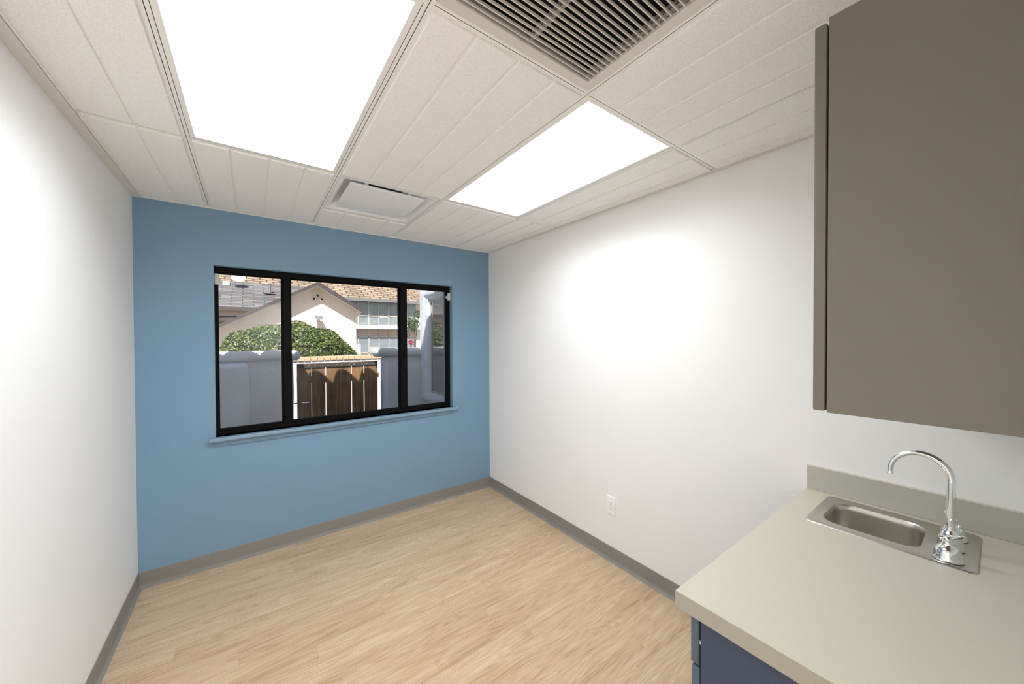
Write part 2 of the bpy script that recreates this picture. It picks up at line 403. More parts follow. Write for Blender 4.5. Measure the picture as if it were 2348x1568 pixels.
tile(0, F, 0, yo, yhi_wall=True); tile(0, F, YR, -2*F, ylo_wall=True)
tile(F, 2*F, F, yo, yhi_wall=True); tile(F, 2*F, -2*F, 0); tile(F, 2*F, YR, -3*F, ylo_wall=True)
tile(2*F, 3*F, 0, yo, yhi_wall=True); tile(2*F, 3*F, YR, -2*F, ylo_wall=True)
tile(3*F, xo, 0, yo, hi_wall=True, yhi_wall=True); tile(3*F, xo, -2*F, 0, hi_wall=True); tile(3*F, xo, YR, -2*F, hi_wall=True, ylo_wall=True)
struct(MB().box(XL, XR, -3.63, YR - 0.12, 2.42, 2.44).build('ceiling_hall', 'white'))

# ------------------------------------------------------------------ ceiling lights
def troffer(x0, x1, y0, y1, label):
    t = thing('ceiling_light', ((x0+x1)/2, (y0+y1)/2, TZ), label, 'ceiling light', 'recessed ceiling lights')
    g = 0.0135
    a = rr((x0+x1)/2, (y0+y1)/2, (x1-x0)/2 - g, (y1-y0)/2 - g, 0.0008, 1)
    b = rr((x0+x1)/2, (y0+y1)/2, (x1-x0)/2 - 0.031, (y1-y0)/2 - 0.024, 0.0008, 1)
    mb = MB()
    mb.loft([[(p[0], p[1], TZ + 0.010) for p in a], [(p[0], p[1], TZ + 0.0015) for p in a], [(p[0], p[1], TZ + 0.0008) for p in b], [(p[0], p[1], TZ + 0.012) for p in b]])
    mb.build('frame', 'tee', t)
    hb = MB()
    hb.loft([[(p[0], p[1], TZ + 0.010) for p in a], [(p[0], p[1], TZ + 0.09) for p in a]], cap1=True)
    hb.build('housing', 'tee', t)
    hx, hy = (x1-x0)/2 - 0.0305, (y1-y0)/2 - 0.0235
    cx, cy = (x0+x1)/2, (y0+y1)/2
    box('lens', 'lens', t, cx - hx, cx + hx, cy - hy, cy + hy, TZ + 0.004, TZ + 0.008)
    ld = bpy.data.lights.new('lamp_glow', 'AREA'); ld.shape = 'RECTANGLE'; ld.size = 2*hx; ld.size_y = 2*hy
    ld.energy = LAMP_W; ld.color = LAMP_COL; ld.spread = math.radians(152)
    lo_ = bpy.data.objects.new('lamp_glow', ld); link(lo_, t, (cx, cy, TZ + 0.002))
    return t
troffer(0, F, -2*F, 0, 'glowing flat ceiling light nearest the left white wall')
troffer(2*F, 3*F, -2*F, 0, 'glowing flat ceiling light beside the plain right wall, touching the black air grille corner')
# unseen lamp added in the hall to brighten the room through the doorway
hl = thing('hall_fill_light', (1.0, -3.0, 2.42), 'unseen fill light panel added on the hall ceiling behind the doorway', 'ceiling light')
MB().box(0.7, 1.3, -3.25, -2.75, 2.400, 2.42).build('frame', 'tee', hl)
MB().box(0.73, 1.27, -3.22, -2.78, 2.397, 2.40).build('lens', 'lens', hl)
hd_ = bpy.data.lights.new('lamp_glow', 'AREA'); hd_.size = 0.5; hd_.energy = 50.0; hd_.color = LAMP_COL
link(bpy.data.objects.new('lamp_glow', hd_), hl, (1.0, -3.0, 2.394))

# ------------------------------------------------------------------ supply air diffuser (plaque type)
d = thing('air_diffuser', (1.5*F, 0.5*F, TZ), 'white square plaque air diffuser set in the ceiling near the blue wall', 'air vent')
cx, cy = 1.5*F, 0.5*F
mb = MB()
mb.loft([[(p[0], p[1], TZ + dz) for p in rr(cx, cy, h, h, r, 8)] for h, r, dz in
         ((0.291, 0.002, 0.006), (0.291, 0.002, 0.0015), (0.276, 0.006, 0.001), (0.268, 0.03, 0.0035), (0.260, 0.045, 0.012), (0.251, 0.05, 0.026), (0.238, 0.055, 0.044), (0.215, 0.06, 0.060), (0.18, 0.07, 0.070), (0.13, 0.08, 0.074))])
mb.build('pan', 'diffuser', d, smooth=True, angle=50)
MB().loft([[(p[0], p[1], TZ + z) for p in rr(cx, cy, 0.13, 0.13, 0.08, 8)] for z in (0.074, 0.15)], cap1=True).build('duct_neck', 'neck', d)
mb = MB()
px, py = 0.91, 0.302
mb.loft([[(p[0], p[1], TZ + z) for p in rr(px, py, h, h, r, 8)] for h, r, z in
         ((0.212, 0.012, 0.012), (0.222, 0.016, 0.010), (0.2245, 0.017, 0.003), (0.223, 0.017, -0.001), (0.218, 0.016, -0.0025))], cap0=True, cap1=True)
mb.build('plaque', 'diffuser', d, smooth=True, angle=35)
for sx in (-1, 1):
    for sy in (-1, 1):
        x, y = px + sx*0.13, py + sy*0.20
        MB().box(x - 0.012, x + 0.012, y - 0.001, y + 0.001, TZ + 0.008, TZ + 0.066).box(x - 0.012, x + 0.012, y - 0.010, y + 0.010, TZ + 0.008, TZ + 0.010).build('hanger_clip', 'diffuser', d)

# ------------------------------------------------------------------ return air grille
gx0, gx1, gy0, gy1 = F, 2*F, -3*F, -2*F
g = thing('return_grille', ((gx0+gx1)/2, (gy0+gy1)/2, TZ), 'square beige return air grille with thin parallel bars over a black duct', 'air vent')
gcx, gcy = (gx0+gx1)/2, (gy0+gy1)/2
mb = MB()
mb.loft([[(p[0], p[1], TZ + z) for p in rr(gcx, gcy, h, h, 0.001, 1)] for h, z in
         ((0.2915, 0.006), (0.2915, -0.002), (0.2900, -0.003), (0.2600, -0.003), (0.2585, -0.001), (0.2585, 0.030))])
mb.build('frame', 'grille', g)
ix0, ix1, iy0, iy1 = gcx - 0.2585, gcx + 0.2585, gcy - 0.2585, gcy + 0.2585
mb = MB().loft([[(p[0], p[1], TZ + z) for p in rr(gcx, gcy, 0.262, 0.262, 0.001, 1)] for z in (0.028, 0.16)], cap1=True)
mb.build('duct_box', 'duct', g)
NB = 28; pitch = (iy1 - iy0) / NB
bm = MB().box(ix0, ix1, -0.0019, 0.0019, 0.001, 0.0095, 0.0006, 1).bm
bmesh.ops.translate(bm, verts=list(bm.verts), vec=(-gcx, 0, 0))
barme = bpy.data.meshes.new('bar'); bm.to_mesh(barme); bm.free(); barme.materials.append(M['grille'])
for i in range(NB): inst('bar', barme, g, (gcx, iy1 - pitch * (i + 0.55), TZ))
for x in (gcx - 0.013, ix0 + 0.002, ix1 - 0.020):
    s = MB().box(x, x + 0.018, iy0, iy1, TZ + 0.0105, TZ + 0.0115).box(x, x + 0.0015, iy0, iy1, TZ + 0.0105, TZ + 0.024).box(x + 0.0165, x + 0.018, iy0, iy1, TZ + 0.0105, TZ + 0.024)
    s.box(x + 0.0075, x + 0.0105, iy0, iy1, TZ + 0.0095, TZ + 0.0105)
    s.build('bar_support', 'support', g)

# ------------------------------------------------------------------ window
win = struct(bpy.data.objects.new('window_1', None)); link(win, None, ((WX0+WX1)/2, YB+0.06, WZ0))
fy0, fy1 = YB + 0.055, YB + 0.115
def bar(name, x0, x1, z0, z1, ya, yb, m='black', bev=0.002, par=None): return box(name, m, par or win, x0, x1, ya, yb, z0, z1, bev, 1)
bar('frame_head', WX0, WX1, 2.010, WZ1, fy0, fy1); bar('frame_foot', WX0, WX1, WZ0 - 0.0, 0.906, fy0, fy1)
bar('frame_jamb', WX0, 0.034, 0.906, 2.010, fy0, fy1); bar('frame_jamb', 1.770, WX1, 0.906, 2.010, fy0, fy1)
bar('mullion', 0.418, 0.468, 0.906, 2.010, fy0 - 0.004, fy1); bar('mullion', 1.312, 1.372, 0.906, 2.010, fy0 - 0.002, fy1)
# two sliding sashes with their own rails, one fixed light in the middle
def sash(x0, x1, l, r, y0, y1):
    sx = MB()
    sx.box(x0, x1, y0, y1, 0.906, 0.920, 0.0015, 1).box(x0, x1, y0, y1, 2.001, 2.010, 0.0015, 1)
    sx.box(x0, x0 + l, y0, y1, 0.920, 2.001, 0.0015, 1).box(x1 - r, x1, y0, y1, 0.920, 2.001, 0.0015, 1)
    o = sx.build('sash', 'black', win)
    box('pane', 'glass', o, x0 + l, x1 - r, (y0+y1)/2 - 0.002, (y0+y1)/2 + 0.002, 0.920, 2.001)
    return o
s1 = sash(0.034, 0.418, 0.006, 0.012, fy0 + 0.012, fy0 + 0.040)
s2 = sash(1.372, 1.770, 0.004, 0.009, fy0 + 0.012, fy0 + 0.040)
s3 = sash(0.468, 1.312, 0.006, 0.012, fy0 + 0.024, fy0 + 0.052)
MB().box(1.340, 1.350, fy0 - 0.016, fy0 - 0.002, 1.36, 1.44, 0.002, 1).build('latch', 'black', win)
MB().box(0.440, 0.448, fy0 - 0.016, fy0 - 0.004, 1.36, 1.44, 0.002, 1).build('latch', 'black', win)
box('sill', 'blueenamel', win, -0.014, 1.836, YB - 0.042, YB, 0.855, WZ0, 0.005, 2)
box('sill_inner', 'blueenamel', win, WX0, WX1, YB - 0.001, fy0 + 0.004, 0.860, WZ0)
ap = MB()
ap.poly([(0.012, 0.855), (1.810, 0.855), (1.792, 0.822), (0.034, 0.822)], YB - 0.014, YB)
ap.build('apron', 'blue', win)

def contact(x0, x1, z0, z1, side, label):
    t = thing('window_sensor', ((x0+x1)/2, fy0, z0), label, 'sensor', 'alarm contacts on the window')
    box('casing', 'sensor', t, x0, x1, fy0 - 0.024, fy0 - 0.0002, z0, z1, 0.005, 3, True)
    mx0 = x1 + 0.001 if side > 0 else x0 - 0.009
    box('magnet', 'sensor', t, mx0, mx0 + 0.008, fy0 - 0.006, fy0 + 0.014, z0 + 0.018, z1 - 0.028, 0.002, 1)
contact(0.021, 0.047, 1.922, 1.998, 1, 'small ivory alarm contact at the top left corner of the window')
contact(1.772, 1.800, 1.916, 1.988, -1, 'small ivory alarm contact at the top right corner of the window')

# ------------------------------------------------------------------ wall outlet
ot = thing('wall_outlet', (XR, -0.532, 0.325), 'white double wall outlet low on the plain right wall', 'outlet')
oy0, oy1, oz0, oz1 = -0.572, -0.493, 0.323, 0.449
mb = MB()
mb.loft([[(XR - d_, p[0], p[1]) for p in rr((oy0+oy1)/2, (oz0+oz1)/2, (oy1-oy0)/2 - i_, (oz1-oz0)/2 - i_, 0.004, 3)] for d_, i_ in ((0, 0), (0.003, 0), (0.0055, 0.002), (0.006, 0.005))], cap1=True)
mb.build('cover_plate', 'plastic', ot)
box('receptacle', 'plastic', ot, XR - 0.0085, XR - 0.0055, -0.532 - 0.0165, -0.532 + 0.0165, 0.386 - 0.0335, 0.386 + 0.0335, 0.001, 1)
for zc in (0.402, 0.366):
    for dy, dz, w, hh in ((-0.0065, 0.004, 0.0012, 0.004), (0.0065, 0.004, 0.0012, 0.0045), (0.0, -0.0085, 0.0025, 0.0025)):
        box('slot', 'slot', ot, XR - 0.0088, XR - 0.0080, -0.532 + dy - w, -0.532 + dy + w, zc + dz - hh, zc + dz + hh)

# ------------------------------------------------------------------ wall cabinet
XP = 1.130
uc = thing('wall_cabinet', ((XP+XR)/2, -2.09, 1.400), 'tall taupe laminate wall cabinet hung above the sink', 'cabinet')
mb = MB().box(XP, XP + 0.018, YR + 0.001, -1.9135, 1.400, 2.167, 0.0008, 1)
mb.build('side_panel', 'taupe', uc)
MB().box(XR - 0.019, XR - 0.001, YR + 0.001, -1.9135, 1.400, 2.167).build('side_panel', 'taupe', uc)
MB().box(XP + 0.018, XR - 0.019, YR + 0.001, -1.9135, 1.400, 1.418).build('bottom_panel', 'taupe', uc)
MB().box(XP + 0.018, XR - 0.019, YR + 0.001, -1.9135, 2.149, 2.167).build('top_panel', 'taupe', uc)
MB().box(XP + 0.018, XR - 0.019, YR + 0.001, YR + 0.008, 1.418, 2.149).build('back_panel', 'carcase', uc)
MB().box(XP + 0.018, XR - 0.019, YR + 0.008, -1.93, 1.77, 1.788).build('shelf', 'carcase', uc)
xm = (XP + XR) / 2
for a, b in ((XP + 0.0005, xm - 0.0015), (xm + 0.0015, XR - 0.004)):
    box('door', 'taupe', uc, a, b, -1.9105, -1.8915, 1.402, 2.161, 0.003, 2, True)

# ------------------------------------------------------------------ base cabinet, counter, splash
bc = thing('base_cabinet', (xm, -1.95, 0), 'navy laminate base cabinet under the beige counter', 'cabinet')
MB().box(XP, XP + 0.018, YR + 0.001, -1.6725, 0.0, 0.838).build('side_panel', 'navy', bc)
MB().box(XR - 0.019, XR - 0.001, YR + 0.001, -1.6725, 0.10, 0.838).build('side_panel', 'navy', bc)
MB().box(XP + 0.018, XR - 0.019, YR + 0.001, -1.6725, 0.10, 0.118).build('bottom_panel', 'carcase', bc)
MB().box(XP + 0.018, XR - 0.019, YR + 0.001, YR + 0.008, 0.118, 0.838).build('back_panel', 'carcase', bc)
MB().box(XP + 0.018, XR - 0.019, -1.76, -1.742, 0.0, 0.10).build('toe_kick', 'navy', bc)
MB().box(XP + 0.0185, XR - 0.0195, -1.700, -1.6735, 0.80, 0.838).build('front_rail', 'carcase', bc)
for a, b in ((XP + 0.0005, xm - 0.0015), (xm + 0.0015, XR - 0.004)):
    dr = box('drawer_front', 'navyedge', bc, a, b, -1.6665, -1.6465, 0.7125, 0.832, 0.0025, 2, True)
    do = box('door', 'navyedge', bc, a + 0.0, b, -1.6690, -1.6490, 0.104, 0.7065, 0.0025, 2, True)
    MB().lathe((a + 0.006, -1.6705, 0.772), ((0.0045, -0.003), (0.0048, 0.0), (0.0045, 0.003)), 10).build('bumper', 'sensor', dr)

CZ = 0.880; cx0, cx1, cy0, cy1 = 1.1195, XR, YR, -1.612
SX0, SX1, SY0, SY1 = 1.846, 2.172, -2.083, -1.692            # sink deck
hx0, hx1, hy0, hy1 = SX0 + 0.012, SX1 - 0.012, SY0 + 0.012, SY1 - 0.012
ct = MB()
xs = [cx0, hx0, hx1, cx1]; ys = [cy0, hy0, hy1, cy1]
vt = {}
for zz in (CZ - 0.042, CZ):
    for i, x in enumerate(xs):
        for j, yv in enumerate(ys): vt[(i, j, zz)] = ct.bm.verts.new((x, yv, zz))
for i in range(3):
    for j in range(3):
        if i == 1 and j == 1: continue
        for zz in (CZ - 0.042, CZ): ct.bm.faces.new([vt[k] for k in ((i, j, zz), (i+1, j, zz), (i+1, j+1, zz), (i, j+1, zz))])
A, B = CZ - 0.042, CZ
for i in range(3):
    for j in (0, 3): ct.bm.faces.new([vt[k] for k in ((i, j, A), (i+1, j, A), (i+1, j, B), (i, j, B))])
    for k_ in (0, 3): ct.bm.faces.new([vt[k] for k in ((k_, i, A), (k_, i+1, A), (k_, i+1, B), (k_, i, B))])
for (p, q) in (((1, 1), (2, 1)), ((2, 1), (2, 2)), ((2, 2), (1, 2)), ((1, 2), (1, 1))):
    ct.bm.faces.new([vt[k] for k in ((*p, A), (*q, A), (*q, B), (*p, B))])
cth = thing('countertop', ((cx0+cx1)/2, (cy0+cy1)/2, A), 'beige laminate countertop with square edge and grey back splash holding the sink', 'countertop')
ct.build('slab', 'counter', cth)
MB().box(cx0 - 0.0008, cx0, cy0, cy1 + 0.0008, A, B - 0.0006).build('edge_band', 'edgeband', cth)
MB().box(cx0, cx1, cy1, cy1 + 0.0008, A, B - 0.0006).build('edge_band', 'edgeband', cth)
box('side_splash', 'splash', cth, XR - 0.019, XR - 0.0002, YR, cy1, CZ + 0.0002, 0.979, 0.001, 1)
box('splash_cap', 'counter', cth, XR - 0.019, XR - 0.0002, YR, cy1, 0.979, 0.9805)
box('rear_splash', 'splash', cth, cx0, XR - 0.0195, YR + 0.0002, YR + 0.019, CZ + 0.0002, 0.980, 0.001, 1)

# ------------------------------------------------------------------ sink
sk = thing('bar_sink', ((SX0+SX1)/2, (SY0+SY1)/2, CZ), 'small rectangular stainless steel sink set into the beige counter', 'sink')
scx, scy, shx, shy = (SX0+SX1)/2, (SY0+SY1)/2, (SX1-SX0)/2, (SY1-SY0)/2
BX0, BX1, BY0, BY1 = 1.897, 2.124, -1.970, -1.728            # bowl mouth
bcx, bcy, bhx, bhy = (BX0+BX1)/2, (BY0+BY1)/2, (BX1-BX0)/2, (BY1-BY0)/2
def ring(cx, cy, hx, hy, r, z): return [(p[0], p[1], CZ + z) for p in rr(cx, cy, hx, hy, r, 10)]
MB().loft([ring(scx, scy, shx, shy, 0.020, 0.0003), ring(scx, scy, shx - 0.001, shy - 0.001, 0.020, 0.0025), ring(scx, scy, shx - 0.004, shy - 0.004, 0.020, 0.0038),
           ring(scx, scy, shx - 0.009, shy - 0.009, 0.020, 0.0036), ring(scx, scy, shx - 0.020, shy - 0.018, 0.022, 0.0020),
           ring(bcx, bcy, bhx + 0.016, bhy + 0.016, 0.062, 0.0012), ring(bcx, bcy, bhx + 0.007, bhy + 0.007, 0.058, 0.0022), ring(bcx, bcy, bhx + 0.001, bhy + 0.001, 0.053, 0.0012)]
          ).build('rim', 'steel', sk, smooth=True, angle=60)
MB().loft([ring(bcx, bcy, bhx + 0.001, bhy + 0.001, 0.053, 0.0012), ring(bcx, bcy, bhx - 0.002, bhy - 0.002, 0.051, -0.003), ring(bcx, bcy, bhx - 0.004, bhy - 0.004, 0.050, -0.02),
           ring(bcx, bcy, bhx - 0.007, bhy - 0.007, 0.050, -0.11), ring(bcx, bcy, bhx - 0.013, bhy - 0.013, 0.048, -0.130), ring(bcx, bcy, bhx - 0.032, bhy - 0.032, 0.04, -0.142),
           ring(bcx, bcy, 0.035, 0.035, 0.034, -0.146)], cap1=True).build('bowl', 'steel', sk, smooth=True, angle=60)
MB().lathe((bcx, bcy, CZ - 0.146), ((0.034, 0.0), (0.034, 0.0025), (0.028, 0.003), (0.022, 0.001), (0.001, 0.001)), 24).build('drain', 'chrome', sk, smooth=True, angle=40)

# ------------------------------------------------------------------ faucet: three bells, gooseneck, lever handles
FX, FY, FZ0 = 1.990, -2.026, CZ + 0.003
fa = thing('faucet', (FX, FY, FZ0), 'chrome gooseneck faucet with lever handles standing on the sink', 'faucet')
bell = lambda k, hgt: [(0.0300*k, 0.0), (0.0308*k, 0.002), (0.0300*k, 0.005), (0.0285*k, 0.008), (0.0275*k, 0.016*hgt), (0.0245*k, 0.028*hgt), (0.019*k, 0.038*hgt), (0.0135*k, 0.0435*hgt), (0.0125*k, 0.047*hgt), (0.0118*k, 0.052*hgt)]
MB().lathe((FX, FY, FZ0), bell(0.98, 1.30), 36).build('spout_base', 'chrome', fa, smooth=True, angle=50)
zt = 1.094; R_ = 0.0665; ycen = FY + R_
pts = [(FX, FY, FZ0 + 0.055), (FX, FY, 0.99), (FX, FY, 1.04), (FX, FY, zt)]
for k in range(1, 19):
    a = math.pi - math.pi * k / 18 * 1.0
    pts.append((FX, ycen + R_*math.cos(a), zt + R_*1.06*math.sin(a)))
pts.append((FX, FY + 2*R_, zt - 0.008))
rads = [0.0100, 0.0100, 0.0098, 0.0096] + [0.0095 - 0.0017*k/18 for k in range(1, 19)] + [0.0078]
MB().tube(pts, rads, 20).build('spout', 'chrome', fa, smooth=True, angle=60)
MB().lathe((FX, FY + 2*R_, zt - 0.016), ((0.0082, 0), (0.0092, 0.001), (0.0092, 0.004), (0.0080, 0.006), (0.0078, 0.010)), 20).build('aerator', 'chrome', fa, smooth=True, angle=40)
MB().tube([(FX, FY - 0.016, FZ0 + 0.04), (FX, FY - 0.016, 0.952)], 0.0020, 10).lathe((FX, FY - 0.016, 0.950), ((0.002, 0), (0.0042, 0.002), (0.0042, 0.009), (0.003, 0.011)), 12).build('lift_rod', 'chrome', fa, smooth=True, angle=40)
for s in (-1, 1):
    hx = FX + s * 0.094
    hb = MB().lathe((hx, FY, FZ0), bell(1.04, 1.0), 36).build('handle_base', 'chrome', fa, smooth=True, angle=50)
    MB().lathe((hx, FY, FZ0 + 0.050), ((0.0105, 0), (0.0112, 0.003), (0.0112, 0.010), (0.009, 0.015), (0.0035, 0.0175)), 24).build('handle_hub', 'chrome', hb, smooth=True, angle=45)
    lv = []
    for tt, w, z, th in ((0.0, 0.0055, 0.058, 0.0060), (0.2, 0.0066, 0.0600, 0.0060), (0.45, 0.0085, 0.064, 0.0056), (0.75, 0.0115, 0.069, 0.0048), (0.95, 0.0125, 0.0725, 0.0040), (1.0, 0.0105, 0.0735, 0.0026)):
        px_, py_ = (hx + 0.012*tt, FY + 0.016 - 0.046*tt) if s < 0 else (hx - 0.014 + 0.046*tt, FY + 0.010*tt)
        lv.append([(px_ + (w*math.cos(q) if s < 0 else 0), py_ + (0 if s < 0 else w*math.cos(q)), FZ0 + z + th*math.sin(q)) for q in [2*math.pi*k/12 for k in range(12)]])
    MB().loft(lv, True, True).build('lever', 'chrome', hb, smooth=True, angle=50)

# ================================================================== outside
struct(MB().box(-40, 60, YB + 0.2, 90, -0.35, -0.20).build('ground', 'ground'))

# own building: outer wall beyond the room, roof with barrel-tile eave that shades the courtyard
struct(MB().box(-4.5, XL, YB, YB + 0.2, -0.2, 2.70).build('wall_outer_left', 'stucco'))
struct(MB().box(XR, 5.5, YB, YB + 0.2, -0.2, 2.70).build('wall_outer_right', 'stucco'))
ZV, YE, SP = 2.780, 1.68, 0.316
rf = thing('roof_eave', (0.9, YE, 2.70), 'flat roof eave edged with red clay barrel tiles above the window outside', 'roof')
MB().box(-4.5, 5.6, -4.2, YE, 2.70, ZV - 0.03).build('deck', 'soffit', rf)
MB().box(-4.5, 5.6, YE - 0.02, YE, ZV - 0.09, ZV).build('eave_board', 'fascia', rf)
tl = MB()
PROF = [(0.0, 0.0), (0.012, 0.045), (0.026, 0.095), (0.045, 0.135), (0.072, 0.162), (0.105, 0.172), (0.14, 0.162), (0.18, 0.132), (0.225, 0.088), (0.27, 0.042), (0.314, 0.002)]
def sl_(y, z): return [(u, y, z + w) for u, w in PROF] + [(u, y, z + max(w - 0.02, -0.02)) for u, w in reversed(PROF)]
tl.loft([sl_(0.0, 0.0), sl_(-0.5, 0.10)], True, True)
tme = bpy.data.meshes.new('barrel_tile'); bmesh.ops.recalc_face_normals(tl.bm, faces=list(tl.bm.faces)); tl.bm.to_mesh(tme); tl.bm.free(); tme.materials.append(M['claytile'])
for k in range(-14, 16): inst('barrel_tile', tme, rf, (0.415 + k*SP, YE + 0.02, ZV))

def wavy(mb, amp, scale, seed=0):
    from mathutils import noise
    for v in mb.bm.verts:
        nrm = Vector((noise.noise(v.co*scale + Vector((seed, 0, 0))), noise.noise(v.co*scale + Vector((0, seed + 7, 0))), noise.noise(v.co*scale + Vector((0, 0, seed + 13)))))
        v.co += nrm * amp
    return mb
def stucco_block(x0, x1, y0, y1, z0, z1, bev, cuts=10):
    mb = MB().box(x0, x1, y0, y1, z0, z1, bev, 4)
    bmesh.ops.subdivide_edges(mb.bm, edges=[e for e in mb.bm.edges if e.calc_length() > 0.2], cuts=cuts, use_grid_fill=True)
    return mb

# courtyard walls with rolled caps
WY0, WY1 = 2.75, 2.95
cwl = thing('courtyard_wall', (-0.8, 2.85, -0.2), 'white stucco garden wall left of the brown gate, rounded cap overhanging its end', 'garden wall', 'stucco courtyard walls')
wavy(stucco_block(-3.2, 0.622, WY0, WY1, -0.2, 1.31, 0.035), 0.016, 3.5, 1).build('wall_body', 'stucco', cwl, smooth=True, angle=50)
wavy(stucco_block(-3.2, 0.690, WY0 - 0.035, WY1 + 0.035, 1.295, 1.412, 0.05), 0.014, 4.0, 2).build('cap', 'stucco', cwl, smooth=True, angle=60)
cwr = thing('courtyard_wall', (1.95, 2.85, -0.2), 'white stucco garden wall between the brown gate and the bay window', 'garden wall', 'stucco courtyard walls')
wavy(stucco_block(1.655, 2.30, WY0, WY1, -0.2, 1.31, 0.05, 6), 0.014, 3.5, 5).build('wall_body', 'stucco', cwr, smooth=True, angle=50)
wavy(stucco_block(1.545, 2.245, WY0 - 0.035, WY1 + 0.035, 1.295, 1.415, 0.05, 6), 0.014, 4.0, 6).build('cap', 'stucco', cwr, smooth=True, angle=60)
tag(wavy(stucco_block(-2.2, 0.205, 2.48, 2.752, -0.2, 1.285, 0.045), 0.012, 3.0, 9).build('wall_buttress', 'stucco', smooth=True, angle=50, origin=(-1.0, 2.6, -0.2)), 'low rounded white stucco buttress in front of the left garden wall', 'garden wall')

# gate
ga = thing('wooden_gate', (1.155, 3.02, -0.15), 'weathered dark brown board gate between the white garden walls', 'gate')
GT = 1.238
edges = [(0.674, 0.829), (0.8335, 0.9865), (0.9985, 1.1545), (1.1560, 1.2955), (1.3085, 1.4525), (1.4665, 1.6360)]
for k, (a, b) in enumerate(edges):
    mb = MB().box(a, b, 3.000, 3.022, -0.14, GT - 0.004*random.random(), 0.002, 1)
    mb.build('board', 'gate', ga, origin=((a+b)/2, 3.0, 0.3*k))
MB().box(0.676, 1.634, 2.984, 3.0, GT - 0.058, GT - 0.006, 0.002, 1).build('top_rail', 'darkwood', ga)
MB().box(0.676, 1.634, 3.022, 3.060, 0.98, 1.07, 0.002, 1).build('back_rail', 'gate', ga)
MB().box(0.676, 1.634, 3.022, 3.060, 0.10, 0.19, 0.002, 1).build('back_rail', 'gate', ga)
nm = MB().lathe((0, 0, 0), ((0.0055, 0), (0.005, 0.002), (0.002, 0.003)), 8)
bmesh.ops.rotate(nm.bm, verts=list(nm.bm.verts), cent=(0, 0, 0), matrix=Matrix.Rotation(math.radians(90), 3, 'X'))
nme = bpy.data.meshes.new('nail'); nm.bm.to_mesh(nme); nm.bm.free(); nme.materials.append(M['metal'])
for x in (0.715, 0.80, 0.87, 0.955, 1.02, 1.115, 1.175, 1.27, 1.33, 1.43, 1.49, 1.60): inst('nail', nme, ga, (x, 2.984, GT - 0.032))
lt = MB().tube([(0.72, 2.985, 0.752), (0.80, 2.985, 0.752)], 0.008, 10).box(0.735, 0.752, 2.98, 3.0, 0.742, 0.762).box(0.770, 0.787, 2.98, 3.0, 0.742, 0.762)
lb = lt.build('bolt', 'metal', ga)
MB().tube([(0.62, 2.99, 0.752), (0.72, 2.99, 0.752)], 0.006, 8).build('bolt_rod', 'rust', lb)
MB().box(1.628, 1.652, 2.992, 3.0, 1.01, 1.07, 0.001, 1).build('hinge', 'rust', ga)

# brick-capped planter wall behind the gate
pw = thing('planter_wall', (1.5, 4.55, -0.2), 'low white planter wall behind the gate with a sandy brick cap', 'planter')
MB().box(-0.6, 4.2, 4.41, 4.60, -0.2, 1.192).build('wall_face', 'whitepaint', pw)
MB().box(-0.6, 4.2, 4.415, 4.60, 1.192, 1.238).build('mortar_bed', 'mortar', pw)
bb = MB().box(-0.0425, 0.0425, -0.105, 0.105, 0.0, 0.062, 0.004, 1)
bme = bpy.data.meshes.new('brick'); bb.bm.to_mesh(bme); bb.bm.free(); bme.materials.append(M['brick'])
for k in range(50): inst('brick', bme, pw, (-0.55 + k*0.0935, 4.495, 1.190 + 0.003*random.random()), rot=(0, 0, random.uniform(-0.02, 0.02)))

# clipped hedge in the planter
def leaf_cloud(name, m, parent, surf, count, size, kindtag=True):
    verts, faces = [], []
    for _ in range(count):
        p, nrm = surf()
        nrm = (nrm + Vector((random.uniform(-1, 1), random.uniform(-1, 1), random.uniform(-1, 1))) * 0.9).normalized()
        t = nrm.cross(Vector((random.uniform(-1, 1), random.uniform(-1, 1), random.uniform(-1, 1)))).normalized(); b = nrm.cross(t)
        l = size * random.uniform(0.7, 1.3); w = l * 0.42; i = len(verts)
        verts += [p - t*l*0.5, p + b*w*0.5 + nrm*l*0.08, p + t*l*0.5, p - b*w*0.5 + nrm*l*0.08]
        faces += [(i, i+1, i+2), (i, i+2, i+3)]
    o0 = ORG[parent.name]
    me = bpy.data.meshes.new(name); me.from_pydata([tuple(v - o0) for v in verts], [], faces); me.materials.append(M[m])
    o = bpy.data.objects.new(name, me); link(o, parent, o0)
    if kindtag: o['kind'] = 'stuff'
    return o
hd = thing('clipped_hedge', (0.70, 5.5, 0.9), 'rounded clipped green shrub growing behind the garden wall and brick planter', 'shrub')
HC, HR = Vector((0.765, 5.66, 1.02)), Vector((1.14, 0.88, 0.80))
def hsurf(shell=0.14):
    while True:
        a, u = random.uniform(0, 2*math.pi), random.uniform(-0.55, 1.0)
        s = math.sqrt(max(0.0, 1 - u*u)); dvec = Vector((s*math.cos(a), s*math.sin(a), u))
        if dvec.y > 0.45: continue
        lump = 1.0 + 0.05*math.sin(dvec.x*7 + 1.0)*math.cos(dvec.z*6) + 0.03*math.sin(dvec.x*15)
        k = 1 - shell*random.random()**1.6
        # squarer shoulders than a plain ellipsoid
        q = Vector((math.copysign(abs(dvec.x)**0.88, dvec.x), math.copysign(abs(dvec.y)**0.88, dvec.y), math.copysign(abs(dvec.z)**0.80, dvec.z)))
        return HC + Vector((q.x*HR.x, q.y*HR.y, q.z*HR.z)) * k * lump, dvec
cr = MB(); bmesh.ops.create_icosphere(cr.bm, subdivisions=4, radius=1.0)
